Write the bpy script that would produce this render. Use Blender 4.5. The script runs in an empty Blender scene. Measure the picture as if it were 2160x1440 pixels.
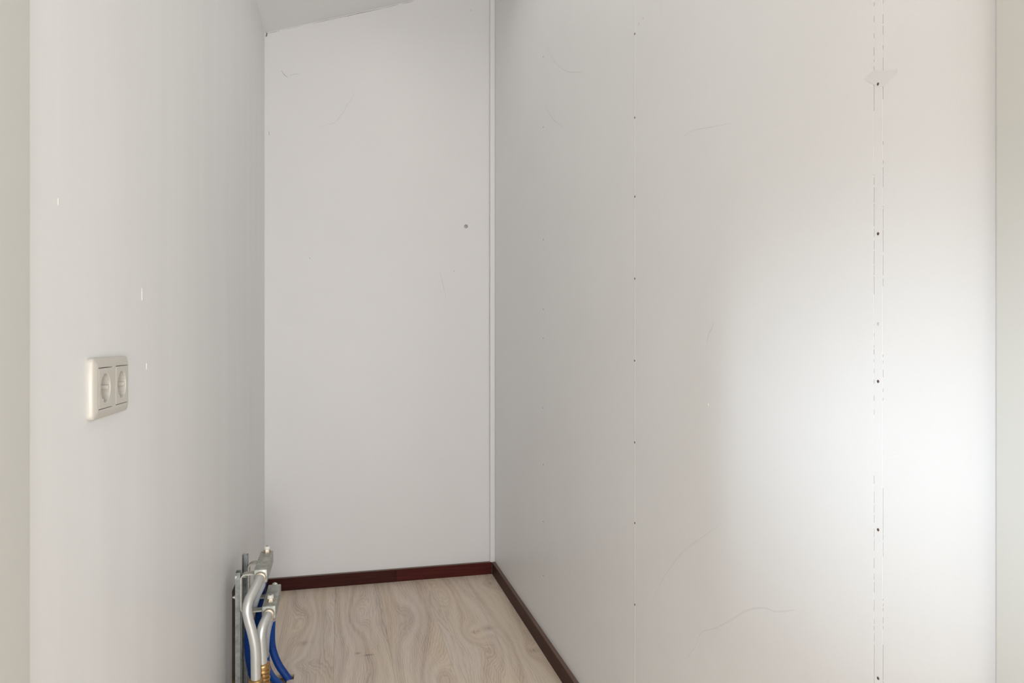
import bpy, bmesh, math, random
from mathutils import Vector, Matrix

scene = bpy.context.scene
COL = scene.collection

# ------------------------------------------------------------------ camera
YAW = math.atan(360.0 / 1470.0)
cam_data = bpy.data.cameras.new('camera')
cam_data.sensor_width = 36.0
cam_data.lens = 1470.0 / 2160.0 * 36.0
cam_data.shift_y = -4.0 / 2160.0
cam_data.clip_start = 0.02
cam = bpy.data.objects.new('camera', cam_data)
cam.location = (0, 0, 1.08)
cam.rotation_euler = (math.pi / 2, 0, -YAW)
COL.objects.link(cam)
scene.camera = cam

# ------------------------------------------------------------------ light
scene.view_settings.view_transform = 'Standard'
scene.view_settings.look = 'None'
scene.view_settings.gamma = 1.0
scene.view_settings.use_curve_mapping = False
scene.view_settings.exposure = -0.08

world = bpy.data.worlds.new('sky')
scene.world = world
world.use_nodes = True
bg = world.node_tree.nodes['Background']
bg.inputs['Color'].default_value = (0.80, 0.88, 1.0, 1)
bg.inputs['Strength'].default_value = 1.0


def area(name, loc, rot, sx, sy, watts, color):
    d = bpy.data.lights.new(name, 'AREA')
    d.shape = 'RECTANGLE'
    d.size, d.size_y = sx, sy
    d.energy = watts
    d.color = color
    o = bpy.data.objects.new(name, d)
    o.location, o.rotation_euler = loc, rot
    COL.objects.link(o)
    return o


# unseen fill lamps added behind the camera and over the alcove, plus side-window daylight
area('fill_behind_a', (-1.05, -3.20, 1.02), (math.pi / 2, 0, 0), 1.2, 1.9, 32, (0.968, 0.987, 1.01))
area('fill_behind_b', (1.50, -3.20, 1.02), (math.pi / 2, 0, 0), 1.2, 1.9, 53, (0.968, 0.987, 1.01))
area('fill_behind_c', (0.25, -3.20, 0.62), (math.pi / 2, 0, 0), 1.0, 1.1, 74, (0.968, 0.987, 1.01))
side = area('daylight_side_window', (-2.34, -1.15, 1.09), (0, 0, 0), 1.25, 0.17, 1.05, (0.72, 0.86, 1.0))
side.rotation_euler = (Vector((0.69, 0.82, 0.93)) - Vector(side.location)).to_track_quat('-Z', 'Y').to_euler()
side.data.spread = math.radians(12.5)            # narrow spread put in to shape the bright patch; no deep reveal is modelled
area('fill_overhead', (0.22, 2.0, 2.50), (0, 0, 0), 0.6, 1.5, 1.9, (1.0, 0.98, 0.95))  # overhead fill added to lift the deep walls; the ceiling has no opening


# ------------------------------------------------------------------ materials
def mat(name, color=(0.8, 0.8, 0.8), rough=0.5, metal=0.0, spec=0.5):
    m = bpy.data.materials.new(name)
    m.use_nodes = True
    b = m.node_tree.nodes['Principled BSDF']
    b.inputs['Base Color'].default_value = (*color, 1)
    b.inputs['Roughness'].default_value = rough
    b.inputs['Metallic'].default_value = metal
    b.inputs['Specular IOR Level'].default_value = spec
    return m


class NT:
    """short hand for node building"""
    def __init__(self, m):
        self.t = m.node_tree
        self.b = self.t.nodes['Principled BSDF']

    def n(self, kind, **kw):
        nd = self.t.nodes.new(kind)
        for k, v in kw.items():
            setattr(nd, k, v)
        return nd

    def put(self, v, sock):
        if isinstance(v, (int, float)):
            sock.default_value = v
        elif isinstance(v, tuple):
            sock.default_value = v
        else:
            self.t.links.new(v, sock)

    def math(self, op, a, b=0.0, c=None, clamp=False):
        nd = self.n('ShaderNodeMath', operation=op, use_clamp=clamp)
        self.put(a, nd.inputs[0])
        self.put(b, nd.inputs[1])
        if c is not None:
            self.put(c, nd.inputs[2])
        return nd.outputs[0]

    def coord(self, scale=(1, 1, 1), loc=(0, 0, 0)):
        tc = self.n('ShaderNodeTexCoord')
        mp = self.n('ShaderNodeMapping')
        mp.inputs['Scale'].default_value = scale
        mp.inputs['Location'].default_value = loc
        self.t.links.new(tc.outputs['Object'], mp.inputs['Vector'])
        return mp.outputs[0]

    def noise(self, vec, scale, detail=2.0, rough=0.5):
        nd = self.n('ShaderNodeTexNoise')
        self.put(vec, nd.inputs['Vector'])
        nd.inputs['Scale'].default_value = scale
        nd.inputs['Detail'].default_value = detail
        nd.inputs['Roughness'].default_value = rough
        return nd.outputs['Fac']

    def ramp(self, fac, stops):
        nd = self.n('ShaderNodeValToRGB')
        self.put(fac, nd.inputs[0])
        e = nd.color_ramp.elements
        while len(e) < len(stops):
            e.new(0.5)
        for el, (p, c) in zip(e, stops):
            el.position = p
            el.color = (*c, 1)
        return nd.outputs[0]

    def mix(self, fac, a, b, mode='MIX'):
        nd = self.n('ShaderNodeMix', data_type='RGBA', blend_type=mode)
        self.put(fac, nd.inputs['Factor'])
        self.put(a, nd.inputs[6])
        self.put(b, nd.inputs[7])
        return nd.outputs[2]

    def bump(self, height, strength, dist, normal=None):
        nd = self.n('ShaderNodeBump')
        nd.inputs['Strength'].default_value = strength
        nd.inputs['Distance'].default_value = dist
        self.put(height, nd.inputs['Height'])
        if normal is not None:
            self.put(normal, nd.inputs['Normal'])
        return nd.outputs[0]


def paint(name, color, rough, grain=260.0, gstr=0.25, stretch=(1, 1, 1), wave=0.0, mottle=0.05):
    m = mat(name, color, rough)
    t = NT(m)
    v = t.coord()
    nb = t.bump(t.noise(v, grain, 2.0), gstr, 0.0006)
    if wave:
        nb = t.bump(t.noise(t.coord(stretch), 1.0, 2.5), wave, 0.004, nb)
    t.t.links.new(nb, t.b.inputs['Normal'])
    d = tuple(c * (1 - mottle) for c in color)
    f = t.noise(t.coord(stretch if wave else (1, 1, 1), (3.1, 1.7, 5.3)), 1.0 if wave else 3.0, 4.0, 0.6)
    f = t.math('MULTIPLY_ADD', f, 3.0, -1.0, True)
    t.t.links.new(t.mix(f, (*color, 1), (*d, 1)), t.b.inputs['Base Color'])
    return m


M = {}
M['wall_l'] = paint('painted_plaster', (0.855, 0.853, 0.843), 0.42, 220, 0.20, (9, 9, 1.1), 0.12, 0.035)  # upright streaks put uneven light on the plaster into its colour
M['wall_r'] = paint('painted_boards', (0.855, 0.85, 0.838), 0.45, 240, 0.30, (3, 3, 3), 0.0, 0.025)
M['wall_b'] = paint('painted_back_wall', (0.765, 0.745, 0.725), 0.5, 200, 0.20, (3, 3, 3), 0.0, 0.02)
M['ceil'] = paint('painted_ceiling', (0.885, 0.88, 0.868), 0.6, 200, 0.3, (3, 3, 3), 0.0, 0.03)
M['room'] = paint('room_paint', (0.80, 0.79, 0.765), 0.6, 200, 0.2, (3, 3, 3), 0.0, 0.02)
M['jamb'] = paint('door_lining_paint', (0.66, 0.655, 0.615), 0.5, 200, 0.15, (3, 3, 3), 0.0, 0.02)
M['raw'] = paint('raw_masonry', (0.26, 0.215, 0.18), 0.95, 120, 0.9, (30, 30, 6), 0.6, 0.5)
M['scuff'] = mat('scuff_grey', (0.60, 0.585, 0.565), 0.6)
M['scuff_light'] = mat('scuff_pale', (0.735, 0.725, 0.71), 0.6)
M['scuff_faint'] = mat('scuff_faint', (0.79, 0.78, 0.765), 0.6)
M['crack'] = mat('crack_dark', (0.16, 0.14, 0.13), 0.9)
M['crack_soft'] = mat('crack_soft', (0.42, 0.40, 0.38), 0.9)
M['nail'] = mat('rusty_nail', (0.14, 0.09, 0.07), 0.8, 0.3)
M['screw'] = mat('grey_screw', (0.32, 0.30, 0.28), 0.5, 0.6)
M['trim'] = paint('painted_trim', (0.79, 0.773, 0.754), 0.4, 300, 0.1, (3, 3, 3), 0.0, 0.02)
M['socket'] = mat('ivory_plastic', (0.575, 0.545, 0.485), 0.32)
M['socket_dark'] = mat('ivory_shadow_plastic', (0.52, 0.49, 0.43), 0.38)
M['pin'] = mat('pin_hole', (0.03, 0.03, 0.03), 0.8)
M['clip'] = mat('earth_clip_steel', (0.75, 0.74, 0.70), 0.3, 1.0)
M['silver'] = mat('silver_pipe', (0.65, 0.655, 0.63), 0.36, 0.55)
M['gray_pipe'] = mat('grey_plastic_pipe', (0.36, 0.375, 0.39), 0.4)
M['blue'] = mat('blue_conduit', (0.003, 0.045, 0.24), 0.42, 0.0, 0.3)
M['blue_smooth'] = mat('blue_sleeve', (0.005, 0.072, 0.32), 0.42, 0.0, 0.3)
M['print'] = mat('print_dark', (0.12, 0.09, 0.06), 0.8)
M['cap'] = mat('white_cap', (0.80, 0.78, 0.70), 0.35)
M['subfloor'] = paint('raw_subfloor', (0.36, 0.25, 0.15), 0.9, 150, 0.5, (20, 20, 20), 0.2, 0.4)


def worn_metal(name, c1, c2, rough, metal, scale):
    m = mat(name, c1, rough, metal)
    t = NT(m)
    f = t.math('MULTIPLY_ADD', t.noise(t.coord(), scale, 4, 0.65), 3.0, -1.0, True)
    t.t.links.new(t.mix(f, (*c1, 1), (*c2, 1)), t.b.inputs['Base Color'])
    t.t.links.new(t.math('MULTIPLY_ADD', f, 0.2, rough), t.b.inputs['Roughness'])
    t.t.links.new(t.bump(t.noise(t.coord(), scale * 4, 2), 0.15, 0.001), t.b.inputs['Normal'])
    return m


M['zinc'] = worn_metal('zinc_cast', (0.53, 0.545, 0.50), (0.35, 0.36, 0.32), 0.42, 0.55, 55)
M['rail'] = worn_metal('galvanised_steel', (0.34, 0.35, 0.34), (0.21, 0.215, 0.205), 0.38, 0.7, 40)
M['strap'] = worn_metal('bracket_steel', (0.56, 0.55, 0.49), (0.42, 0.41, 0.36), 0.4, 0.6, 70)
M['nickel'] = worn_metal('dull_nickel', (0.62, 0.53, 0.42), (0.5, 0.42, 0.33), 0.35, 0.8, 60)
M['brass'] = worn_metal('brass', (0.56, 0.36, 0.15), (0.36, 0.22, 0.09), 0.28, 0.9, 45)
M['nut_beige'] = worn_metal('beige_fitting', (0.50, 0.40, 0.34), (0.38, 0.30, 0.25), 0.45, 0.4, 45)


def dark_wood(name, c1, c2, axis):
    m = mat(name, c1, 0.5, 0.0, 0.12)
    t = NT(m)
    sc = (260, 6, 260) if axis == 'Y' else (6, 260, 260)
    f = t.math('MULTIPLY_ADD', t.noise(t.coord(sc), 1.0, 3, 0.6), 2.4, -0.7, True)
    t.t.links.new(t.mix(f, (*c1, 1), (*c2, 1)), t.b.inputs['Base Color'])
    t.t.links.new(t.bump(f, 0.2, 0.0005), t.b.inputs['Normal'])
    return m


M['skirt_b1'] = dark_wood('mahogany_left_board', (0.030, 0.006, 0.004), (0.060, 0.013, 0.009), 'X')
M['skirt_b2'] = dark_wood('mahogany_right_board', (0.045, 0.007, 0.005), (0.095, 0.015, 0.010), 'X')
M['skirt_r'] = dark_wood('mahogany_side_board', (0.044, 0.018, 0.013), (0.078, 0.033, 0.024), 'Y')
M['skirt_edge'] = dark_wood('pale_skirting_top', (0.14, 0.090, 0.072), (0.22, 0.15, 0.12), 'Y')  # top strips, paler than the board faces
M['skirt_edge_x'] = dark_wood('pale_skirting_top_back', (0.15, 0.11, 0.09), (0.24, 0.18, 0.15), 'X')

# (x, y, radius across, radius along, height of the bump in rings)
KNOTS = [(0.478, 2.525, 0.045, 0.075, 5.5), (0.534, 2.556, 0.028, 0.030, 3.0),
         (0.060, 2.80, 0.042, 0.17, 6.0), (-0.145, 2.42, 0.055, 0.05, 3.5),
         (0.643, 3.02, 0.045, 0.06, 4.0), (0.27, 2.74, 0.05, 0.20, -5.5),
         (0.64, 2.33, 0.035, 0.07, 3.2), (0.30, 2.20, 0.05, 0.12, 5.0),
         (-0.13, 2.78, 0.04, 0.16, -4.0), (0.43, 2.93, 0.045, 0.16, -4.5),
         (0.52, 2.40, 0.05, 0.14, -4.5)]


def laminate():
    m = mat('oak_laminate', (0.36, 0.29, 0.23), 0.42)
    t = NT(m)
    oi = t.n('ShaderNodeObjectInfo')
    tc = t.n('ShaderNodeTexCoord')
    sep = t.n('ShaderNodeSeparateXYZ')
    t.t.links.new(tc.outputs['Object'], sep.inputs[0])
    x, y = sep.outputs[0], sep.outputs[1]
    idx = t.math('MULTIPLY', oi.outputs['Object Index'], 3.7)

    def vec(sx, sy, zoff=0.0):
        c = t.n('ShaderNodeCombineXYZ')
        t.put(t.math('MULTIPLY', x, sx), c.inputs[0])
        t.put(t.math('MULTIPLY', y, sy), c.inputs[1])
        t.put(t.math('ADD', idx, zoff), c.inputs[2])
        return c.outputs[0]
    warp = t.noise(vec(5.5, 1.15), 1.0, 1.6, 0.4)
    fine_warp = t.noise(vec(60.0, 8.0, 11.3), 1.0, 2.0, 0.5)
    phase = t.math('MULTIPLY', x, 120.0)
    phase = t.math('ADD', phase, t.math('MULTIPLY', warp, 26.0))
    phase = t.math('ADD', phase, t.math('MULTIPLY', fine_warp, 2.0))
    dark = 0.0
    for kx, ky, rx, ry, h in KNOTS:
        dx = t.math('MULTIPLY', t.math('SUBTRACT', x, kx), 1.0 / rx)
        dy = t.math('MULTIPLY', t.math('SUBTRACT', y, ky), 1.0 / ry)
        r2 = t.math('ADD', t.math('MULTIPLY', dx, dx), t.math('MULTIPLY', dy, dy))
        g = t.math('POWER', 2.718, t.math('MULTIPLY', r2, -1.0))
        phase = t.math('ADD', phase, t.math('MULTIPLY', g, h * 1.7))
    for kx, ky, rx, ry in ((0.474, 2.532, 0.012, 0.017), (0.536, 2.556, 0.015, 0.014), (0.643, 3.022, 0.016, 0.026),
                           (0.054, 2.458, 0.012, 0.009), (0.090, 2.436, 0.020, 0.006), (-0.131, 2.585, 0.020, 0.022),
                           (0.645, 2.335, 0.012, 0.018)):
        dx = t.math('MULTIPLY', t.math('SUBTRACT', x, kx), 1.0 / rx)
        dy = t.math('MULTIPLY', t.math('SUBTRACT', y, ky), 1.0 / ry)
        r2 = t.math('ADD', t.math('MULTIPLY', dx, dx), t.math('MULTIPLY', dy, dy))
        dark = t.math('ADD', t.math('POWER', 2.718, t.math('MULTIPLY', r2, -1.0)), dark)
    ring = t.math('FRACT', phase)
    band = t.math('SINE', t.math('MULTIPLY', phase, 1.05))
    band = t.math('ADD', band, t.math('SINE', t.math('MULTIPLY_ADD', phase, 0.43, 1.3)))
    # sharp late-wood line, slow fade
    line = t.math('POWER', ring, 2.2)
    fall = t.math('SUBTRACT', 1.0, t.math('MULTIPLY', t.math('SUBTRACT', ring, 0.82), 1.0 / 0.18), None, True)
    line = t.math('MULTIPLY', line, fall)
    fib = t.noise(vec(520.0, 9.0, 3.0), 1.0, 3.0, 0.6)
    fib = t.math('MULTIPLY_ADD', fib, 2.2, -0.6, True)
    tone = t.noise(vec(5.0, 1.3, 21.0), 1.0, 2.0, 0.5)
    warmth = t.noise(vec(7.0, 1.6, 37.0), 1.0, 1.0, 0.5)
    val = t.math('ADD', t.math('MULTIPLY', t.math('MULTIPLY', line, t.math('MULTIPLY_ADD', t.noise(vec(14.0, 3.0, 51.0), 1.0, 2.0, 0.5), 1.5, -0.15, True)), -0.72), t.math('MULTIPLY', fib, 0.50))
    val = t.math('ADD', val, t.math('MULTIPLY', band, 0.115))
    val = t.math('ADD', val, t.math('MULTIPLY', tone, 0.55))
    val = t.math('ADD', val, t.math('MULTIPLY', dark, -0.50))
    val = t.math('ADD', val, 0.36, None, True)
    grey = t.ramp(val, [(0.0, (0.25, 0.19, 0.150)), (0.45, (0.615, 0.495, 0.405)), (1.0, (0.83, 0.715, 0.61))])
    warm = t.ramp(val, [(0.0, (0.33, 0.24, 0.165)), (0.45, (0.67, 0.535, 0.405)), (1.0, (0.85, 0.72, 0.57))])
    w = t.math('MULTIPLY_ADD', warmth, 3.2, -1.35, True)
    t.t.links.new(t.mix(w, grey, warm), t.b.inputs['Base Color'])
    t.t.links.new(t.bump(line, 0.06, 0.0004), t.b.inputs['Normal'])
    return m


M['oak'] = laminate()


# ------------------------------------------------------------------ helpers
class MB:
    def __init__(self):
        self.v, self.f = [], []

    def add(self, vs, fs):
        o = len(self.v)
        self.v += [tuple(p) for p in vs]
        self.f += [tuple(i + o for i in f) for f in fs]
        return self

    def box(self, x0, x1, y0, y1, z0, z1):
        vs = [(x, y, z) for x in (x0, x1) for y in (y0, y1) for z in (z0, z1)]
        return self.add(vs, [(0, 1, 3, 2), (4, 6, 7, 5), (0, 4, 5, 1), (2, 3, 7, 6), (0, 2, 6, 4), (1, 5, 7, 3)])

    def prism(self, poly, z0, z1, top=None):
        """plan polygon (counter-clockwise) extruded in z; top(x) gives a sloping top"""
        n = len(poly)
        vs = [(x, y, z0) for x, y in poly] + [(x, y, top(x) if top else z1) for x, y in poly]
        fs = [tuple(range(n - 1, -1, -1)), tuple(range(n, 2 * n))]
        fs += [(i, (i + 1) % n, n + (i + 1) % n, n + i) for i in range(n)]
        return self.add(vs, fs)

    def tube(self, pts, radii, seg=20, caps=True):
        pts = [Vector(p) for p in pts]
        n = len(pts)
        if not hasattr(radii, '__len__'):
            radii = [radii] * n
        tang = [(pts[min(i + 1, n - 1)] - pts[max(i - 1, 0)]).normalized() for i in range(n)]
        up = Vector((0.31, 0.9, 0.28))
        nrm = (up - tang[0] * up.dot(tang[0])).normalized()
        vs, fs = [], []
        for i in range(n):
            nrm = (nrm - tang[i] * nrm.dot(tang[i])).normalized()
            bi = tang[i].cross(nrm)
            for k in range(seg):
                a = 2 * math.pi * k / seg
                vs.append(pts[i] + (nrm * math.cos(a) + bi * math.sin(a)) * radii[i])
        for i in range(n - 1):
            for k in range(seg):
                k2 = (k + 1) % seg
                fs.append((i * seg + k, i * seg + k2, (i + 1) * seg + k2, (i + 1) * seg + k))
        if caps:
            fs.append(tuple(range(seg - 1, -1, -1)))
            fs.append(tuple((n - 1) * seg + k for k in range(seg)))
        return self.add(vs, fs)

    def lathe(self, base, axis, prof, seg=28):
        """prof: (distance along axis, radius) list"""
        a = Vector(axis).normalized()
        return self.tube([Vector(base) + a * d for d, r in _spread(prof)], [r for d, r in _spread(prof)], seg)

    def build(self, name, material, parent=None, bevel=0.0, smooth=False, seg=2, angle=35):
        me = bpy.data.meshes.new(name)
        me.from_pydata(self.v, [], self.f)
        bm = bmesh.new()
        bm.from_mesh(me)
        bmesh.ops.recalc_face_normals(bm, faces=bm.faces)
        if bevel:
            es = [e for e in bm.edges if len(e.link_faces) == 2 and e.calc_face_angle(0) > math.radians(angle)]
            bmesh.ops.bevel(bm, geom=es, offset=bevel, segments=seg, profile=0.5, affect='EDGES', clamp_overlap=True)
        if smooth:
            for f in bm.faces:
                f.smooth = True
            for e in bm.edges:
                if len(e.link_faces) == 2 and e.calc_face_angle(0) > math.radians(40):
                    e.smooth = False
        bm.to_mesh(me)
        bm.free()
        me.materials.append(material)
        o = bpy.data.objects.new(name, me)
        COL.objects.link(o)
        if parent is not None:
            o.parent = parent
            o.matrix_parent_inverse = parent.matrix_world.inverted() if parent.type != 'EMPTY' else Matrix.Translation(-parent.location)
        return o


def _spread(prof):
    # keep tangents defined when two profile points share a station
    out = []
    last = None
    for d, r in prof:
        if last is not None and d <= last:
            d = last + 1e-5
        out.append((d, r))
        last = d
    return out


def spline(pts, step):
    """Catmull-Rom through pts, resampled about every step"""
    P = [Vector(p) for p in pts]
    P = [P[0] * 2 - P[1]] + P + [P[-1] * 2 - P[-2]]
    dense = []
    for i in range(1, len(P) - 2):
        for k in range(24):
            t = k / 24
            a, b, c, d = P[i - 1], P[i], P[i + 1], P[i + 2]
            dense.append(0.5 * ((2 * b) + (c - a) * t + (2 * a - 5 * b + 4 * c - d) * t * t + (3 * b - a - 3 * c + d) * t ** 3))
    dense.append(P[-2])
    out, acc = [dense[0]], 0.0
    for a, b in zip(dense, dense[1:]):
        L = (b - a).length
        while acc + L >= step:
            f = (step - acc) / L
            a = a.lerp(b, f)
            L = (b - a).length
            out.append(a.copy())
            acc = 0.0
        acc += L
    out.append(dense[-1])
    return out


def empty(name, loc):
    o = bpy.data.objects.new(name, None)
    o.location = loc
    o.empty_display_size = 0.05
    COL.objects.link(o)
    return o


def tag(o, label=None, cat=None, group=None, kind=None):
    for k, v in (('label', label), ('category', cat), ('group', group), ('kind', kind)):
        if v:
            o[k] = v
    return o


def difference(o, boxes):
    """cut boxes out of o once and bake the result"""
    tmp = []
    for k, b in enumerate(boxes):
        c = MB().box(*b).build('cutter', M['raw'])
        md = o.modifiers.new('cut%d' % k, 'BOOLEAN')
        md.operation, md.object, md.solver = 'DIFFERENCE', c, 'EXACT'
        md.material_mode = 'TRANSFER'
        tmp.append(c)
    bpy.context.view_layer.update()
    dg = bpy.context.evaluated_depsgraph_get()
    me = bpy.data.meshes.new_from_object(o.evaluated_get(dg))
    o.modifiers.clear()
    o.data = me
    for c in tmp:
        bpy.data.objects.remove(c)


# ------------------------------------------------------------------ structure
XL, XR, YB = -0.32, 0.69, 3.158            # faces of the alcove walls
YLE, YRE = 0.50, 0.45                    # where the side walls end at the room


def slope(x):
    return 2.396 + 0.336 * (x + 0.316)


def arc(cx, cy, r, a0, a1, n=5):
    return [(cx + r * math.cos(math.radians(a0 + (a1 - a0) * k / n)),
             cy + r * math.sin(math.radians(a0 + (a1 - a0) * k / n))) for k in range(n + 1)]


up = lambda x: slope(x) + 0.02
poly = [(-2.4, YLE)] + arc(XL - 0.008, YLE + 0.008, 0.008, -90, 0) + [(XL, YB + 0.12), (-2.4, YB + 0.12)]
wall_left = MB().prism(poly, -0.1, 0, up).build('wall_left', M['wall_l'])
difference(wall_left, [(XL - 0.07, XL + 0.02, 2.242, 2.42, -0.02, 0.322), (XL - 0.02, XL + 0.02, 1.013, 1.1495, 0.984, 1.046)])
tag(wall_left, 'white plastered left wall of the alcove with a raw recess near the floor', kind='structure')

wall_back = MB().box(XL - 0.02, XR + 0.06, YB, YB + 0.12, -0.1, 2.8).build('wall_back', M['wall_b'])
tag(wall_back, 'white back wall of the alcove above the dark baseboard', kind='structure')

# right wall: studs behind, board panels in front
BT = 0.012
poly = arc(XR + BT + 0.004, YRE + 0.004, 0.004, 180, 270) + [(2.2, YRE), (2.2, YB + 0.12), (XR + BT, YB + 0.12)]
wall_right = MB().prism(poly, -0.1, 0, up).build('wall_right', M['room'])
tag(wall_right, 'white boarded right wall lit by daylight with nails along its joints', kind='structure')
Z1 = 2.66
panels = {}
for key, y0, y1, bev in (('deep', 2.3554, YB, 0.0003), ('middle', 1.5692, 2.3546, 0.0003), ('near', 0.7888, 1.5668, 0.0003),
                         ('strip', 0.7728, 0.7879, 0.0003), ('end', YRE, 0.7719, 0.0003)):
    panels[key] = MB().box(XR, XR + BT + 0.001, y0, y1, 0.0, slope(XR) - 0.004).build('wall_panel', M['wall_r'], wall_right, bevel=bev)

# filled joints: painted filler lies in the gaps, cracks stay open
def filler(y, w, cracks, parent, depth=0.0001):
    MB().box(XR + 0.0007, XR + 0.006, y - w / 2, y + w / 2, 0.0, slope(XR) - 0.006).build('joint_core', M['crack'], parent)
    mb = MB()
    z = 0.0
    for a, b in sorted(cracks) + [(slope(XR) - 0.005, None)]:
        if a > z:
            mb.box(XR + depth, XR + 0.0006, y - w / 2 - 0.0001, y + w / 2 + 0.0001, z, a)
        if b is None:
            break
        z = b
    return mb.build('joint_filler', M['wall_r'], parent)


rng = random.Random(4)


def crack_list(spans):
    out = []
    for z0, z1, cover in spans:
        z = z0
        while z < z1:
            L = rng.uniform(0.004, 0.03) * cover + 0.002
            out.append((z, min(z + L, z1)))
            z += L + rng.uniform(0.002, 0.022) * (1.02 - cover)
    return out


# heights of open cracks left and right of the strip
left_cracks = crack_list([(0.60, 0.66, 0.98), (0.66, 0.90, 0.5), (0.98, 1.10, 0.2), (1.14, 1.30, 0.75), (1.385, 1.445, 0.98), (1.45, 1.53, 0.3)])
right_cracks = crack_list([(0.60, 0.68, 0.95), (0.70, 0.74, 0.2), (0.795, 0.885, 0.95), (1.0, 1.06, 0.3), (1.15, 1.19, 0.8), (1.195, 1.255, 0.9),
                           (1.28, 1.315, 0.8), (1.335, 1.34, 0.6), (1.395, 1.45, 0.99), (1.46, 1.53, 0.35)])
filler(0.78835, 0.0009, left_cracks, wall_right)
filler(0.77235, 0.0009, right_cracks, wall_right)
filler(2.355, 0.0008, crack_list([(0.82, 0.86, 0.3), (1.08, 1.20, 0.5), (1.40, 1.46, 0.3), (1.8, 2.1, 0.2)]), wall_right)
# bead of filler standing proud of the long joint
MB().tube([(XR + 0.0012, 1.568, 0.01), (XR + 0.0012, 1.568, 2.65)], 0.0016, 10).build('joint_filler', M['trim'], wall_right, smooth=True)


def nail(x, y, z, r, parent, axis, material, name='nail'):
    o = MB().lathe((x, y, z), axis, [(-0.002, r), (0.0003, r), (0.0006, r * 0.7)], 10).build(name, material, parent, smooth=True)
    return o


for k in range(13):
    z = 1.8179 + 0.1975 * (3 - k)
    if 0.05 < z < 2.6:
        nail(XR, 1.5679 + rng.uniform(-.001, .001), z + rng.uniform(-.004, .004), 0.0027, panels['middle'], (-1, 0, 0), M['nail'])
for z in (1.418, 1.220, 1.0247, 0.8285, 0.632, 0.43, 0.24, 0.1, 1.62, 1.82, 2.02):
    nail(XR, 0.7805, z, 0.0021, panels['strip'], (-1, 0, 0), M['nail'])
nail(XR, 0.780, 1.1007, 0.0022, panels['strip'], (-1, 0, 0), M['scuff'], 'filled_nail')
for z in (2.0739, 1.8271, 1.4319, 1.1867, 1.085, 0.8399, 0.6398, 0.44, 0.25):
    nail(XR, 2.3548, z, 0.0022, panels['deep'], (-1, 0, 0), M['nail'])


# thin marks that lie on the wall skin
def mark(pts, width, wallname, material, parent, name='scuff_mark'):
    """ribbon on the right wall (y,z pairs) or back wall (x,z pairs)"""
    P = [Vector((a, b, 0)) for a, b in pts]
    if len(P) > 2:
        P = spline(P, 0.006)
    mb = MB()
    n = len(P)
    vs, fs = [], []
    for i, p in enumerate(P):
        t = (P[min(i + 1, n - 1)] - P[max(i - 1, 0)]).normalized()
        q = Vector((-t.y, t.x, 0))
        w = width * (0.35 + 0.65 * math.sin(math.pi * (i + 0.5) / n)) * rng.uniform(0.75, 1.15) * 0.5
        for s, lift in ((-1, -0.0004), (-0.5, 0.0002), (0.5, 0.0002), (1, -0.0004)):
            c = p + q * w * s
            if wallname == 'right':
                vs.append((XR - lift, c.x, c.y))
            elif wallname == 'back':
                vs.append((c.x, YB - lift, c.y))
            else:
                vs.append((XL + lift, c.x, c.y))
    for i in range(n - 1):
        for k in range(3):
            fs.append((i * 4 + k, i * 4 + k + 1, i * 4 + k + 5, i * 4 + k + 4))
    return mb.add(vs, fs).build(name, material, parent)


mark([(1.3243, 1.5003), (1.2938, 1.5033), (1.255, 1.4978), (1.2094, 1.488), (1.1374, 1.4736)], 0.0018, 'right', M['scuff_light'], wall_right)
mark([(1.3079, .4223), (1.2684, .4636), (1.2457, .5014), (1.1919, .5324), (1.1422, .5654), (1.0885, .6047), (1.039, .6282), (0.9996, .6368), (.9533, .6573)],
     0.0055, 'right', M['scuff_faint'], wall_right)
mark([(1.4724, .4792), (1.4121, .5535), (1.3243, .637), (1.2457, .6884), (1.1834, .7279)], 0.006, 'right', M['scuff_faint'], wall_right)
mark([(1.2255, 1.0717), (1.2183, 1.0901), (1.2041, 1.1036), (1.2024, 1.1126)], 0.0022, 'right', M['scuff'], wall_right)
mark([(2.3313, 2.1059), (2.2202, 2.0051), (2.0945, 1.9265), (1.9391, 1.8656)], 0.004, 'right', M['scuff_light'], wall_right)
mark([(2.34, 1.90), (2.24, 1.82), (2.13, 1.76)], 0.004, 'right', M['scuff_light'], wall_right)
mark([(1.41, 1.90), (1.42, 1.86), (1.425, 1.80)], 0.0025, 'right', M['scuff_light'], wall_right)
mark([(1.547, 1.836), (1.541, 1.830)], 0.012, 'right', M['scuff_light'], wall_right)
mark([(1.523, 1.838), (1.518, 1.833)], 0.012, 'right', M['scuff_light'], wall_right)
for yy, zz, L in ((2.19, .36, .03), (2.13, .345, .012), (2.06, .36, .02), (2.03, .345, .018), (2.24, .41, .02), (2.21, .37, .02)):
    mark([(yy, zz), (yy - 0.004, zz - L)], 0.003, 'right', M['scuff_light'], wall_right)
# smear of filler across the strip joint
patch = [(0.7927, 1.4384), (0.7858, 1.4383), (0.7725, 1.4327), (0.7579, 1.4285), (0.7468, 1.4255), (0.746, 1.4222), (0.7515, 1.4182), (0.7611, 1.4143), (0.7708, 1.4116), (0.7825, 1.4144), (0.7892, 1.4206), (0.7996, 1.4282), (0.8049, 1.4339)]
mb = MB()
mb.add([(XR - 0.0003, y, z) for y, z in patch] + [(XR + 0.0005, y, z) for y, z in patch],
       [tuple(range(len(patch)))] + [(i, (i + 1) % len(patch), len(patch) + (i + 1) % len(patch), len(patch) + i) for i in range(len(patch))])
mb.build('filler_patch', M['scuff_faint'], wall_right)
MB().lathe((XR, 1.221, 0.954), (-1, 0, 0), [(-0.001, 0.0035), (0.0005, 0.0033), (0.0015, 0.0015)], 10).build('paint_drip', M['cap'], wall_right, smooth=True)

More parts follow.
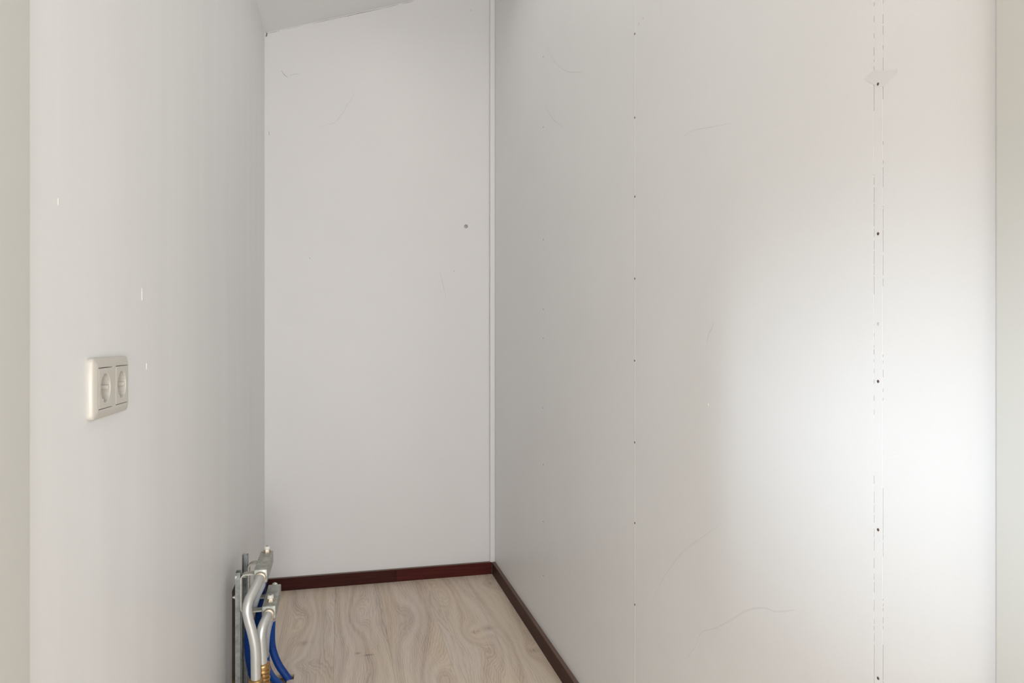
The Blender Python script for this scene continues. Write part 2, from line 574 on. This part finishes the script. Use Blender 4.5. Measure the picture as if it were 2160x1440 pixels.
# back wall details: plugged hole, screw, hair-fine marks, crack under the ceiling
MB().lathe((0.5555, YB, 1.5997), (0, -1, 0), [(-0.001, .0085), (0.0012, .0085), (0.0018, .007), (0.0019, .004), (0.0004, .003)], 20).build('screw', M['screw'], wall_back, smooth=True)
MB().lathe((0.5908, YB, 2.2137), (0, -1, 0), [(-0.001, .0085), (0.0008, .0085), (0.0010, .006), (-0.0004, .0055)], 20).build('wall_plug', M['wall_b'], wall_back, smooth=True)


def bk(px, py):
    """point on the back wall seen at a picture position (survey of the photograph)"""
    u, v = (px - 1080) / 1470, (716 - py) / 1470
    s, c = math.sin(YAW), math.cos(YAW)
    k = YB / (c - u * s)
    return ((s + u * c) * k, 1.08 + v * k)


mark([bk(643, 145), bk(665, 142), bk(690, 147), bk(715, 160), bk(735, 178), bk(745, 192)], 0.0022, 'back', M['scuff_light'], wall_back)
mark([bk(745, 192), bk(744, 205), bk(732, 222), bk(722, 240), bk(706, 258), bk(688, 263), bk(676, 270)], 0.0026, 'back', M['scuff'], wall_back)
mark([bk(690, 195), bk(686, 210), bk(680, 225)], 0.002, 'back', M['scuff_light'], wall_back)
mark([bk(594, 149), bk(600, 158), bk(607, 163)], 0.0040, 'back', M['crack_soft'], wall_back)
mark([bk(610, 160), bk(622, 156), bk(631, 156)], 0.003, 'back', M['scuff'], wall_back)
mark([bk(567, 277), bk(568.5, 285)], 0.0035, 'back', M['crack_soft'], wall_back)
mark([bk(926, 570), bk(932, 590), bk(937, 612), bk(941, 631)], 0.0030, 'back', M['scuff'], wall_back)
mark([bk(957, 570), bk(958.5, 573)], 0.004, 'back', M['crack_soft'], wall_back)
mark([bk(653, 543), bk(654, 546)], 0.004, 'back', M['crack_soft'], wall_back)
mark([bk(744, 1065), bk(743, 1090), bk(741, 1130)], 0.003, 'back', M['scuff_light'], wall_back)
mark([bk(580, 1140), bk(597, 1141)], 0.003, 'back', M['scuff_light'], wall_back)
mark([bk(1020, 128), bk(1022, 134)], 0.003, 'back', M['scuff'], wall_back)
mark([bk(993, 20), bk(994, 24)], 0.004, 'back', M['crack_soft'], wall_back)
for a, b, mt, w in ((563, 590, 'crack_soft', .003), (590, 640, 'scuff', .003), (660, 715, 'crack_soft', .003), (715, 805, 'crack', .003), (805, 840, 'crack_soft', .003), (848, 872, 'crack_soft', .003)):
    pts = []
    for k in range(5):
        px = a + (b - a) * k / 4
        bx, bz = bk(px, 0)
        pts.append((bx, slope(bx) - 0.004 + rng.uniform(-.0008, .0008)))
    mark(pts, w, 'back', M[mt], wall_back, 'crack')
mark([(-0.3135, 2.405), (-0.311, 2.392), (-0.314, 2.38)], 0.008, 'back', M['crack'], wall_back, 'crack')
for (y, z, L) in ((0.912, 1.236, 0.008), (1.262, 1.145, 0.02), (1.29, 1.03, 0.01)):
    MB().box(XL - 0.001, XL + 0.0008, y, y + 0.0012, z, z + L).build('paint_drip', M['cap'], wall_left)

mark([(0.6655, 0.06), (0.6655, 0.5), (0.6657, 1.0), (0.6655, 1.6), (0.6655, 2.2), (0.6655, 2.65)], 0.0028, 'back', M['crack_soft'], wall_back, 'crack')
# corner strip
trim = MB().box(0.6668, XR, YB - 0.012, YB, 0.05, 2.72).build('trim_1', M['trim'], bevel=0.003, seg=3)
tag(trim, 'narrow white cover strip in the corner of back and right walls', kind='structure')

# linings of the opening in which the camera stands
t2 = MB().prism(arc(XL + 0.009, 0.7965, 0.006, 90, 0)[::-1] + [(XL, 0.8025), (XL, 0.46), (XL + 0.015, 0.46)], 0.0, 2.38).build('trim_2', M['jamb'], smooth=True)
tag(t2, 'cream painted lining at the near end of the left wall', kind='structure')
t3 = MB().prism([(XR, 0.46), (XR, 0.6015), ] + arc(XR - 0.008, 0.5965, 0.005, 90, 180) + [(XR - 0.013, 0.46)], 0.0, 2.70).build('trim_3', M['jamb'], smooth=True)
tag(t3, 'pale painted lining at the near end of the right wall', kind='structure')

# sloping ceiling
c0, c1 = -2.55, 2.25
mb = MB()
vs = []
for y in (-3.4, YB + 0.14):
    for x in (c0, c1):
        vs += [(x, y, slope(x)), (x, y, slope(x) + 0.1)]
mb.add(vs, [(0, 1, 3, 2), (4, 6, 7, 5), (0, 4, 5, 1), (2, 3, 7, 6), (0, 2, 6, 4), (1, 5, 7, 3)])
ceiling = mb.build('ceiling', M['ceil'])
tag(ceiling, 'white sloping attic ceiling meeting the back wall', kind='structure')

# ------------------------------------------------------------------ floor with planks
floor = MB().box(-2.55, 2.25, -3.4, YB + 0.1, -0.12, -0.014).build('floor', M['subfloor'])
tag(floor, 'floor of grey brown oak laminate planks', kind='structure')
GAP = 0.0002
seams = [XL, -0.215, -0.025, 0.165, 0.357, 0.549, XR]
idx = 0
Y_IN = 3.1425


def plank(poly):
    global idx
    idx += 1
    o = MB().prism(poly, -0.012, 0.0).build('plank', M['oak'], floor, bevel=0.0)
    o.pass_index = idx
    return o


def rect(x0, x1, y0, y1):
    return [(x0, y0), (x1, y0), (x1, y1), (x0, y1)]


ends = [1.2, 1.55, 0.95, 1.72, 1.35, 1.05]
for i in range(6):
    x0, x1 = seams[i] + GAP, seams[i + 1] - GAP
    if i == 0:
        plank(rect(x0 + 0.001, x1, 2.36, Y_IN + 0.01))
    elif i == 1:
        plank([(x0, ends[1]), (x1, ends[1]), (x1, Y_IN + 0.01), (x0, Y_IN + 0.01), (x0, 2.36), (-0.1475, 2.36), (-0.1475, 2.3185),
               (-0.168, 2.3185), (-0.168, 1.94), (x0, 1.94)])
    else:
        plank(rect(x0, x1, ends[i], Y_IN + 0.01))
    y_end = 1.94 if i == 0 else ends[i] - 0.0006
    plank(rect(x0 + (0.001 if i == 0 else 0), x1, 0.62, y_end))
# room in front of the alcove: same laminate as wide courses
xs = -2.5
while xs < 2.1:
    plank(rect(xs + GAP, xs + 0.192 - GAP, -3.3, 0.6195))
    xs += 0.192

# worn dark print on the raw subfloor inside the opening
mb = MB()
for k, (px, py) in enumerate([(-0.2151, 2.4045), (-0.211, 2.4002), (-0.2064, 2.3891), (-0.2016, 2.3586), (-0.1963, 2.3477), (-0.1911, 2.3368)]):
    mb.box(px - 0.0016, px + 0.0016, py - 0.006 + 0.002 * (k % 2), py + 0.006, -0.0141, -0.0136)
tag(mb.build('print_mark', M['print'], floor), kind='stuff')

# baseboards
BH = 0.055
bb = empty('baseboard_back', (0.18, YB, 0))
tag(bb, 'dark red brown baseboard along the back wall', kind='structure')
YF = 3.143
for x0, x1, m in ((XL + 0.012, 0.2378, 'skirt_b1'), (0.2382, XR - 0.0165, 'skirt_b2')):
    b = MB().box(x0, x1, YF, YB, 0.0, BH - 0.001).build('board', M[m], bb, bevel=0.0008)
    MB().box(x0, x1, YF + 0.0006, YB, BH - 0.001, BH).build('pale_top', M['skirt_edge_x'], b)
br = empty('baseboard_right', (XR, 1.9, 0))
tag(br, 'dark brown baseboard along the right wall with paler top edge', kind='structure')
b = MB().box(XR - 0.015, XR, 0.602, YB - 0.014, 0.0, BH - 0.001).build('board', M['skirt_r'], br, bevel=0.0008)
MB().box(XR - 0.0142, XR, 0.602, YB - 0.014, BH - 0.001, BH).build('pale_top', M['skirt_edge'], b)
bl = empty('baseboard_left', (XL, 2.9, 0))
tag(bl, 'short dark baseboard low on the left wall behind the pipes', kind='structure')
b = MB().box(XL, XL + 0.014, 2.43, YF + 0.014, 0.0, BH - 0.001).build('board', M['skirt_b1'], bl, bevel=0.0008)
MB().box(XL, XL + 0.0132, 2.43, YF + 0.014, BH - 0.001, BH).build('pale_top', M['skirt_edge'], b)  # light on the top ledge is painted in as a paler strip

# ------------------------------------------------------------------ rest of the room (behind the camera)
wf = MB()
for a in ((-2.5, -1.65, -0.1, 3.2), (-0.45, -0.25, -0.1, 3.2), (0.75, 0.9, -0.1, 3.2), (-0.25, 0.75, -0.1, 0.07), (-0.25, 0.75, 1.17, 3.2), (2.1, 2.25, -0.1, 3.2), (-1.65, -0.45, -0.1, 0.07), (-1.65, -0.45, 1.97, 3.2), (0.9, 2.1, -0.1, 0.07), (0.9, 2.1, 1.97, 3.2)):
    wf.box(a[0], a[1], -3.4, -3.28, a[2], a[3])
tag(wf.build('wall_front', M['room']), 'white room wall behind the camera around the added windows', kind='structure')
ws = MB()
for a in ((-3.28, -1.9, -0.1, 1.72), (-0.45, YLE, -0.1, 1.72), (-1.9, -0.45, -0.1, 0.79), (-1.9, -0.45, 1.5, 1.72)):
    ws.box(-2.52, -2.4, a[0], a[1], a[2], a[3])
tag(ws.build('wall_side', M['room']), 'low knee wall of the room around the small window', kind='structure')
tag(MB().box(2.2, 2.32, -3.28, YRE, -0.1, 3.22).build('wall_opposite', M['room']), 'white room wall right of the camera', kind='structure')
M['glass'] = mat('window_glass', (1, 1, 1), 0.0)
M['glass'].node_tree.nodes['Principled BSDF'].inputs['Transmission Weight'].default_value = 1.0
M['frame'] = mat('white_window_frame', (0.8, 0.8, 0.78), 0.35)
for name, axis, p, a0, a1, z0, z1, lab in (('added_window_1', 'y', -3.34, -1.65, -0.45, 0.07, 1.97, 'added tall white framed window behind the camera on the left'),  # windows behind the camera are added to go with the fill lamps
                                           ('added_window_4', 'y', -3.34, -0.25, 0.75, 0.07, 1.17, 'added low white framed window behind the camera'),
                                           ('added_window_3', 'y', -3.34, 0.9, 2.1, 0.07, 1.97, 'added tall white framed window behind the camera on the right'),
                                           ('window_2', 'x', -2.46, -1.9, -0.45, 0.79, 1.5, 'small white framed window in the knee wall')):
    f, g = MB(), MB()
    for u0, u1, w0, w1 in ((a0, a0 + .05, z0, z1), (a1 - .05, a1, z0, z1), (a0 + .05, a1 - .05, z0, z0 + .05), (a0 + .05, a1 - .05, z1 - .05, z1)):
        if axis == 'y':
            f.box(u0, u1, p - .03, p + .03, w0, w1)
        else:
            f.box(p - .03, p + .03, u0, u1, w0, w1)
    if axis == 'y':
        g.box(a0 + .05, a1 - .05, p - .004, p + .004, z0 + .05, z1 - .05)
    else:
        g.box(p - .004, p + .004, a0 + .05, a1 - .05, z0 + .05, z1 - .05)
    w = f.build(name, M['frame'])
    tag(w, lab, kind='structure')
    g.build('pane', M['glass'], w)

# ------------------------------------------------------------------ double power socket on the left wall
SY0, SY1, SZ0, SZ1 = 1.0052, 1.1572, 0.9745, 1.0555
so = empty('power_socket', (XL, (SY0 + SY1) / 2, SZ0))
tag(so, 'cream plastic double power socket on the left wall', 'socket')


def socket_frame():
    H1, H2, IN = 0.0062, 0.0105, 0.0085
    cz = (SZ0 + SZ1) / 2
    cy = (SY0 + SY1) / 2
    hy, hz = (SY1 - SY0) / 2, (SZ1 - SZ0) / 2
    holes = [(cy - 0.0355, 0.0278), (cy + 0.0355, 0.0278)]

    def loop(hy, hz, r, n=6):
        L = []
        for sy, sz, a0 in ((1, 1, 0), (-1, 1, 90), (-1, -1, 180), (1, -1, 270)):
            for k in range(n + 1):
                a = math.radians(a0 + 90 * k / n)
                L.append((cy + sy * (hy - r) + r * math.cos(a), cz + sz * (hz - r) + r * math.sin(a)))
        return L
    bm = bmesh.new()
    rings = []
    prof = [(0.0, 0.0, 0.006), (H1, 0.0, 0.006), (H1 + 0.0010, 0.0007, 0.006), (H1 + 0.0020, 0.0025, 0.006), (H2 - 0.0004, IN - 0.0012, 0.0045), (H2, IN + 0.0008, 0.004)]
    for h, ins, r in prof:
        rings.append([bm.verts.new((XL + h, y, z)) for y, z in loop(hy - ins, hz - ins, r)])
    n = len(rings[0])
    for a, b in zip(rings, rings[1:]):
        for i in range(n):
            f = bm.faces.new((a[i], a[(i + 1) % n], b[(i + 1) % n], b[i]))
            f.smooth = True
    # flat top around two square openings
    edges = [bm.edges.get((rings[-1][i], rings[-1][(i + 1) % n])) for i in range(n)]
    walls = []
    for hyc, hs in holes:
        sq = [bm.verts.new((XL + H2, hyc + a * hs, cz + b * hs)) for a, b in ((-1, -1), (1, -1), (1, 1), (-1, 1))]
        lo = [bm.verts.new((XL - 0.004, v.co.y, v.co.z)) for v in sq]
        for i in range(4):
            edges.append(bm.edges.new((sq[i], sq[(i + 1) % 4])))
            walls.append((sq[i], sq[(i + 1) % 4], lo[(i + 1) % 4], lo[i]))
    bmesh.ops.triangle_fill(bm, use_beauty=True, use_dissolve=False, edges=edges)
    # drop any fill that covers the openings
    kill = [f for f in bm.faces if abs(f.calc_center_median().x - (XL + H2)) < 1e-6 and
            any(abs(f.calc_center_median().y - hc) < hs - 1e-5 and abs(f.calc_center_median().z - cz) < hs - 1e-5 and
                all(abs(v.co.y - hc) <= hs + 1e-6 and abs(v.co.z - cz) <= hs + 1e-6 for v in f.verts) for hc, hs in holes)]
    bmesh.ops.delete(bm, geom=kill, context='FACES_ONLY')
    for w in walls:
        bm.faces.new(w)
    bmesh.ops.recalc_face_normals(bm, faces=bm.faces)
    for e in bm.edges:
        if len(e.link_faces) == 2 and e.calc_face_angle(0) > math.radians(50):
            e.smooth = False
    me = bpy.data.meshes.new('frame')
    bm.to_mesh(me)
    bm.free()
    me.materials.append(M['socket'])
    o = bpy.data.objects.new('frame', me)
    COL.objects.link(o)
    o.parent = so
    o.matrix_parent_inverse = Matrix.Translation(-so.location)
    return cy, cz, H2


def socket_insert(yc, zc, top):
    """square cover with a round well, guide ribs and earth clips"""
    R, hs = 0.0200, 0.0268
    hz = 0.0268
    x1 = XL + top + 0.0004
    x0 = XL - 0.0065
    mb = MB()
    n = 48
    circ, circ2, sq, cen = [], [], [], []
    vs = []
    for k in range(n):
        a = 2 * math.pi * k / n
        c, s = math.cos(a), math.sin(a)
        m = max(abs(c), abs(s))
        vs.append((x1, yc + R * c, zc + R * s))
        vs.append((x1 - 0.0006, yc + (R - 0.0006) * c, zc + (R - 0.0006) * s))
        vs.append((x0 + 0.0006, yc + (R - 0.0012) * c, zc + (R - 0.0012) * s))
        vs.append((x1, yc + hs * c / m, zc + hz * s / m))
        vs.append((x0, yc + hs * c / m, zc + hz * s / m))
    fs = []
    for k in range(n):
        a, b = k * 5, ((k + 1) % n) * 5
        fs += [(a + 3, b + 3, b, a), (a, b, b + 1, a + 1), (a + 1, b + 1, b + 2, a + 2), (a + 3, a + 4, b + 4, b + 3)]
    fs.append(tuple(k * 5 + 2 for k in range(n)))
    mb.add(vs, fs)
    o = mb.build('socket_insert', M['socket'], so, smooth=True)
    # guide ribs left and right inside the well, raised bridge between the pin holes
    for s in (-1, 1):
        MB().box(x0, x1 - 0.0015, yc + s * (R - 0.0035) - 0.0022, yc + s * (R - 0.0035) + 0.0022, zc - 0.0026, zc + 0.0026).build('guide_rib', M['socket'], o, bevel=0.0005)
        MB().lathe((x0 + 0.0004, yc + s * 0.0095, zc), (1, 0, 0), [(0, .0026), (0.0004, .0026)], 16).build('pin_hole', M['pin'], o)
        MB().box(x0, x1 - 0.0030, yc - 0.0016, yc + 0.0016, zc + s * (R - 0.003) - 0.0018, zc + s * (R - 0.003) + 0.0018).build('earth_clip', M['clip'], o, bevel=0.0005)
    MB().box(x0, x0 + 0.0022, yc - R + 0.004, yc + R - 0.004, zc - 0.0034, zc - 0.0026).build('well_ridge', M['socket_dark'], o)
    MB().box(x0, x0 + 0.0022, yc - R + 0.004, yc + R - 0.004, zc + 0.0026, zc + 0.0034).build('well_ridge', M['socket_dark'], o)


cy, cz, top = socket_frame()
socket_insert(cy - 0.0355, cz, top)
socket_insert(cy + 0.0355, cz, top)

# ------------------------------------------------------------------ heating manifold
mf = empty('heating_manifold', (-0.23, 2.15, 0))
tag(mf, 'heating manifold with two zinc bars and silver feed pipes low by the left wall', 'manifold')

# two upright C rails, open on the side that faces the alcove
for y0, x0, x1, z1 in ((2.120, -0.2943, -0.2805, 0.414), (2.225, -0.2903, -0.2745, 0.4295)):
    t = 0.0018
    dpt = 0.027
    mb = MB()
    pr = [(x0, y0), (x1, y0), (x1, y0 + t), (x0 + t, y0 + t), (x0 + t, y0 + dpt - t), (x1, y0 + dpt - t), (x1, y0 + dpt), (x0, y0 + dpt)]
    if y0 > 2.2:                       # the far rail is open towards the room
        pr = [(x0, y0), (x0 + t, y0), (x0 + t, y0 + dpt - t), (x1 - t, y0 + dpt - t), (x1 - t, y0), (x1, y0), (x1, y0 + dpt), (x0, y0 + dpt)]
    mb.prism(pr, -0.005, z1)
    rl = mb.build('rail', M['rail'], mf)
    MB().lathe((x0 + 0.0005, y0 + 0.008, z1 - 0.072), (-1, 0, 0), [(0, .0055), (0.004, .0055), (0.0041, .0035), (0.008, .0035)], 10).build('bolt', M['strap'], rl, smooth=True)
    MB().lathe((x0 + 0.006, y0 + 0.013, z1 - 0.066), (1, 0, 0), [(-0.006, .0045), (0.004, .0045), (0.0041, .0035), (0.009, .0035)], 6).build('bolt', M['strap'], rl)
MB().add([(-0.2943, 2.1188, 0.405), (-0.2893, 2.1188, 0.404), (-0.2925, 2.1188, 0.398), (-0.2950, 2.1188, 0.399),
          (-0.2943, 2.1204, 0.405), (-0.2893, 2.1204, 0.404), (-0.2925, 2.1204, 0.398), (-0.2950, 2.1204, 0.399)],
         [(0, 1, 2, 3), (7, 6, 5, 4), (0, 4, 5, 1), (1, 5, 6, 2), (2, 6, 7, 3), (3, 7, 4, 0)]).build('paint_drip', M['cap'], rl)


# strap brackets: flat strip bent to a C
def strap(xa, ya, x_leg, ztop, zbot, xb, w=0.026, t=0.0040):
    mb = MB()
    r = 0.012
    path = [(xa, ztop), (x_leg + r, ztop)]
    for k in range(1, 6):
        a = math.radians(90 + 90 * k / 6)
        path.append((x_leg + r + r * math.cos(a), ztop - r + r * math.sin(a)))
    path += [(x_leg, ztop - r), (x_leg, zbot + r)]
    for k in range(1, 6):
        a = math.radians(180 + 90 * k / 6)
        path.append((x_leg + r + r * math.cos(a), zbot + r + r * math.sin(a)))
    path += [(x_leg + r, zbot), (xb, zbot)]
    n = len(path)
    vs, fs = [], []
    for i, (x, z) in enumerate(path):
        a, b = path[max(i - 1, 0)], path[min(i + 1, n - 1)]
        tx, tz = b[0] - a[0], b[1] - a[1]
        L = math.hypot(tx, tz)
        nx, nz = -tz / L * t / 2, tx / L * t / 2
        vs += [(x + nx, ya - w / 2, z + nz), (x + nx, ya + w / 2, z + nz), (x - nx, ya + w / 2, z - nz), (x - nx, ya - w / 2, z - nz)]
    for i in range(n - 1):
        for k in range(4):
            fs.append((i * 4 + k, i * 4 + (k + 1) % 4, (i + 1) * 4 + (k + 1) % 4, (i + 1) * 4 + k))
    fs += [(0, 1, 2, 3), tuple((n - 1) * 4 + k for k in (3, 2, 1, 0))]
    return mb.add(vs, fs).build('bracket', M['strap'], mf, smooth=True)


strap(-0.238, 2.1300, -0.2785, 0.407, 0.300, -0.214)
strap(-0.238, 2.236, -0.2712, 0.405, 0.300, -0.214)


def bar(xa, xb, y0, y1, z0, z1, vent_y, taper, outlets):
    """square zinc bar with hex end nut, bleed vent and a cast nose"""
    mb = MB().box(xa, xb, y0, y1, z0, z1)
    b = mb.build('manifold_bar', M['zinc'], mf, bevel=0.0028, seg=3, smooth=True)
    xc, zc = (xa + xb) / 2, (z0 + z1) / 2
    # raised collar on the front face
    MB().lathe((xc, y0 + 0.001, zc - 0.002), (0, -1, 0), [(0, .0165), (0.0055, .0165), (0.007, .0155)], 6).build('end_nut', M['nickel'], b, bevel=0.0008)
    MB().lathe((xc, y0, zc - 0.002), (0, -1, 0), [(0.005, .0155), (0.0105, .0150), (0.0115, .0138)], 32).build('collar', M['nickel'], b, smooth=True)
    if taper:
        MB().lathe((xc, y1 - 0.004, z1 - 0.004), (0, 1, 0), [(0, .004), (0.003, .0095), (0.006, .0095), (0.008, .006)], 16).build('cast_nose', M['zinc'], b, smooth=True)
    # bleed vent
    v = MB().lathe((xc + 0.001, vent_y, z1 - 0.001), (0, 0, 1), [(0, .0118), (0.005, .0118), (0.0055, .0105), (0.0095, .0100), (0.010, 0.0085)], 6).build('vent_collar', M['nickel'], b, bevel=0.0006)
    MB().lathe((xc + 0.001, vent_y, z1 + 0.0085), (0, 0, 1), [(0, .0088), (0.007, .0088), (0.0095, .0078), (0.010, .0066)], 24).build('vent_cap', M['cap'], b, smooth=True)
    MB().lathe((xc + 0.001, vent_y, z1 + 0.0182), (0, 0, 1), [(0, .0036), (0.0010, .0036)], 6).build('vent_key', M['rail'], b)
    # outlet nuts below
    for yy in outlets:
        MB().lathe((xc, yy, z0 + 0.001), (0, 0, -1), [(0, .0125), (0.004, .0125), (0.0045, .0135), (0.017, .0135), (0.0175, .0115)], 6).build('outlet_nut', M['nut_beige'], b, bevel=0.0006)
    return b


bar(-0.2420, -0.2055, 2.100, 2.284, 0.3862, 0.4248, 2.268, False, (2.158, 2.264))
bar(-0.2205, -0.1825, 2.100, 2.284, 0.2805, 0.3185, 2.139, True, (2.140, 2.229))

p1 = [(-0.2238, 2.1, 0.4036), (-0.2255, 2.088, 0.4015), (-0.2300, 2.067, 0.3935), (-0.2375, 2.045, 0.381), (-0.2459, 2.027, 0.366), (-0.2495, 2.017, 0.345), (-0.2460, 2.015, 0.320), (-0.2397, 2.015, 0.295),
      (-0.2335, 2.015, 0.268), (-0.2295, 2.015, 0.244), (-0.2278, 2.015, 0.2204), (-0.2271, 2.015, 0.180), (-0.2266, 2.015, 0.130)]
o = MB().tube(spline(p1, 0.005), 0.0130, 28).build('feed_pipe', M['silver'], mf, smooth=True)
p2 = [(-0.2015, 2.1, 0.2975), (-0.2035, 2.09, 0.2955), (-0.2085, 2.075, 0.2885), (-0.2150, 2.062, 0.2751), (-0.2180, 2.056, 0.2548), (-0.2171, 2.055, 0.2321), (-0.2150, 2.055, 0.2015), (-0.2140, 2.055, 0.1776),
      (-0.2134, 2.055, 0.1400)]
o2 = MB().tube(spline(p2, 0.005), 0.0128, 28).build('feed_pipe', M['silver'], mf, smooth=True)


def coupling(x, y, z1, parent, slope_rings):
    """brass compression coupling standing in the floor opening"""
    MB().lathe((x, y, -0.013), (0, 0, 1), [(0, .0150), (0.030, .0150), (0.0302, .0215), (0.048, .0215), (0.0482, .0165), (z1 - 0.005, .0165)], 28).build('brass_coupling', M['brass'], parent, smooth=True)
    MB().lathe((x, y, z1 - 0.016), (0, 0, 1), [(0, .0165), (0.0003, .0196), (0.010, .0200), (0.0135, .0196), (0.015, .0182), (0.016, .0150)], 32).build('brass_coupling', M['brass'], parent, smooth=True)
    for k in range(5):
        zz = z1 - 0.0245 - k * 0.0105
        r = .0205 if k % 2 == 0 else .0190
        MB().lathe((x, y, zz), (0.05, 0.14, 1) if slope_rings else (0, 0, 1), [(0, .0160), (0.0012, r), (0.0062, r), (0.0078, .0160)], 28).build('brass_ring', M['brass'], parent, smooth=True)


coupling(-0.2266, 2.015, 0.154, o, False)
coupling(-0.2134, 2.055, 0.178, o2, True)


# ------------------------------------------------------------------ hoses
def hose(label, pts, r_pipe, r_hose, start, corrugated=True):
    """grey plastic pipe that disappears in a blue sleeve from index start on"""
    path = spline(pts, 0.0011)
    k0 = int(len(path) * start)
    e = empty('heating_hose', path[-1])
    tag(e, label, 'hose', 'hoses below the manifold')
    g = path[:k0 + 12:4]
    MB().tube(g, r_pipe, 18).build('inner_pipe', M['gray_pipe'], e, smooth=True)
    s = path[k0:]
    if corrugated:
        rad = [r_hose if (i // 2) % 2 else r_hose - 0.0011 for i in range(len(s))]
        MB().tube(s, rad, 18).build('corrugated_sleeve', M['blue'], e)
    else:
        s = s[::3]
        MB().tube(s, r_hose, 18).build('smooth_sleeve', M['blue_smooth'], e, smooth=True)
    return e


hose('blue corrugated hose nearest the left wall, bowing out beside the rails',
     [(-0.2238, 2.158, 0.3690), (-0.2248, 2.158, 0.3600), (-0.2300, 2.158, 0.3470), (-0.2375, 2.158, 0.3300), (-0.2460, 2.158, 0.303), (-0.2590, 2.164, 0.2572), (-0.2665, 2.18, 0.2014), (-0.2660, 2.192, 0.1439), (-0.2590, 2.210, 0.0849), (-0.2530, 2.235, 0.0389), (-0.246, 2.25, -0.013)],
     0.0085, 0.0118, 0.27)
hose('blue corrugated hose hidden mostly behind the tall silver pipe and upper bar',
     [(-0.2238, 2.264, 0.3683), (-0.2240, 2.264, 0.3600), (-0.2305, 2.266, 0.3420), (-0.2375, 2.268, 0.3102), (-0.2440, 2.268, 0.2513), (-0.2495, 2.275, 0.1883), (-0.2495, 2.288, 0.1219), (-0.242, 2.31, 0.0388), (-0.23, 2.325, -0.013)],
     0.0085, 0.0110, 0.06)
hose('smooth bright blue hose below the lower bar, between silver pipe and curved hose',
     [(-0.2015, 2.14, 0.2633), (-0.2022, 2.14, 0.2560), (-0.2055, 2.14, 0.2450), (-0.2100, 2.14, 0.2189), (-0.2130, 2.145, 0.1827), (-0.2150, 2.16, 0.1417), (-0.2140, 2.19, 0.1001), (-0.2036, 2.23, 0.0546), (-0.1884, 2.265, 0.018), (-0.176, 2.29, -0.012)],
     0.0088, 0.0108, 0.34, False)
hose('blue corrugated hose curving right from the lower bar into the floor opening',
     [(-0.2015, 2.229, 0.2633), (-0.2018, 2.229, 0.2560), (-0.2035, 2.23, 0.2388), (-0.2058, 2.23, 0.2103), (-0.2070, 2.235, 0.1724), (-0.2055, 2.245, 0.1391), (-0.1990, 2.265, 0.1006), (-0.1880, 2.288, 0.0601), (-0.1745, 2.312, 0.0246), (-0.163, 2.330, -0.004)],
     0.0085, 0.0112, 0.13)
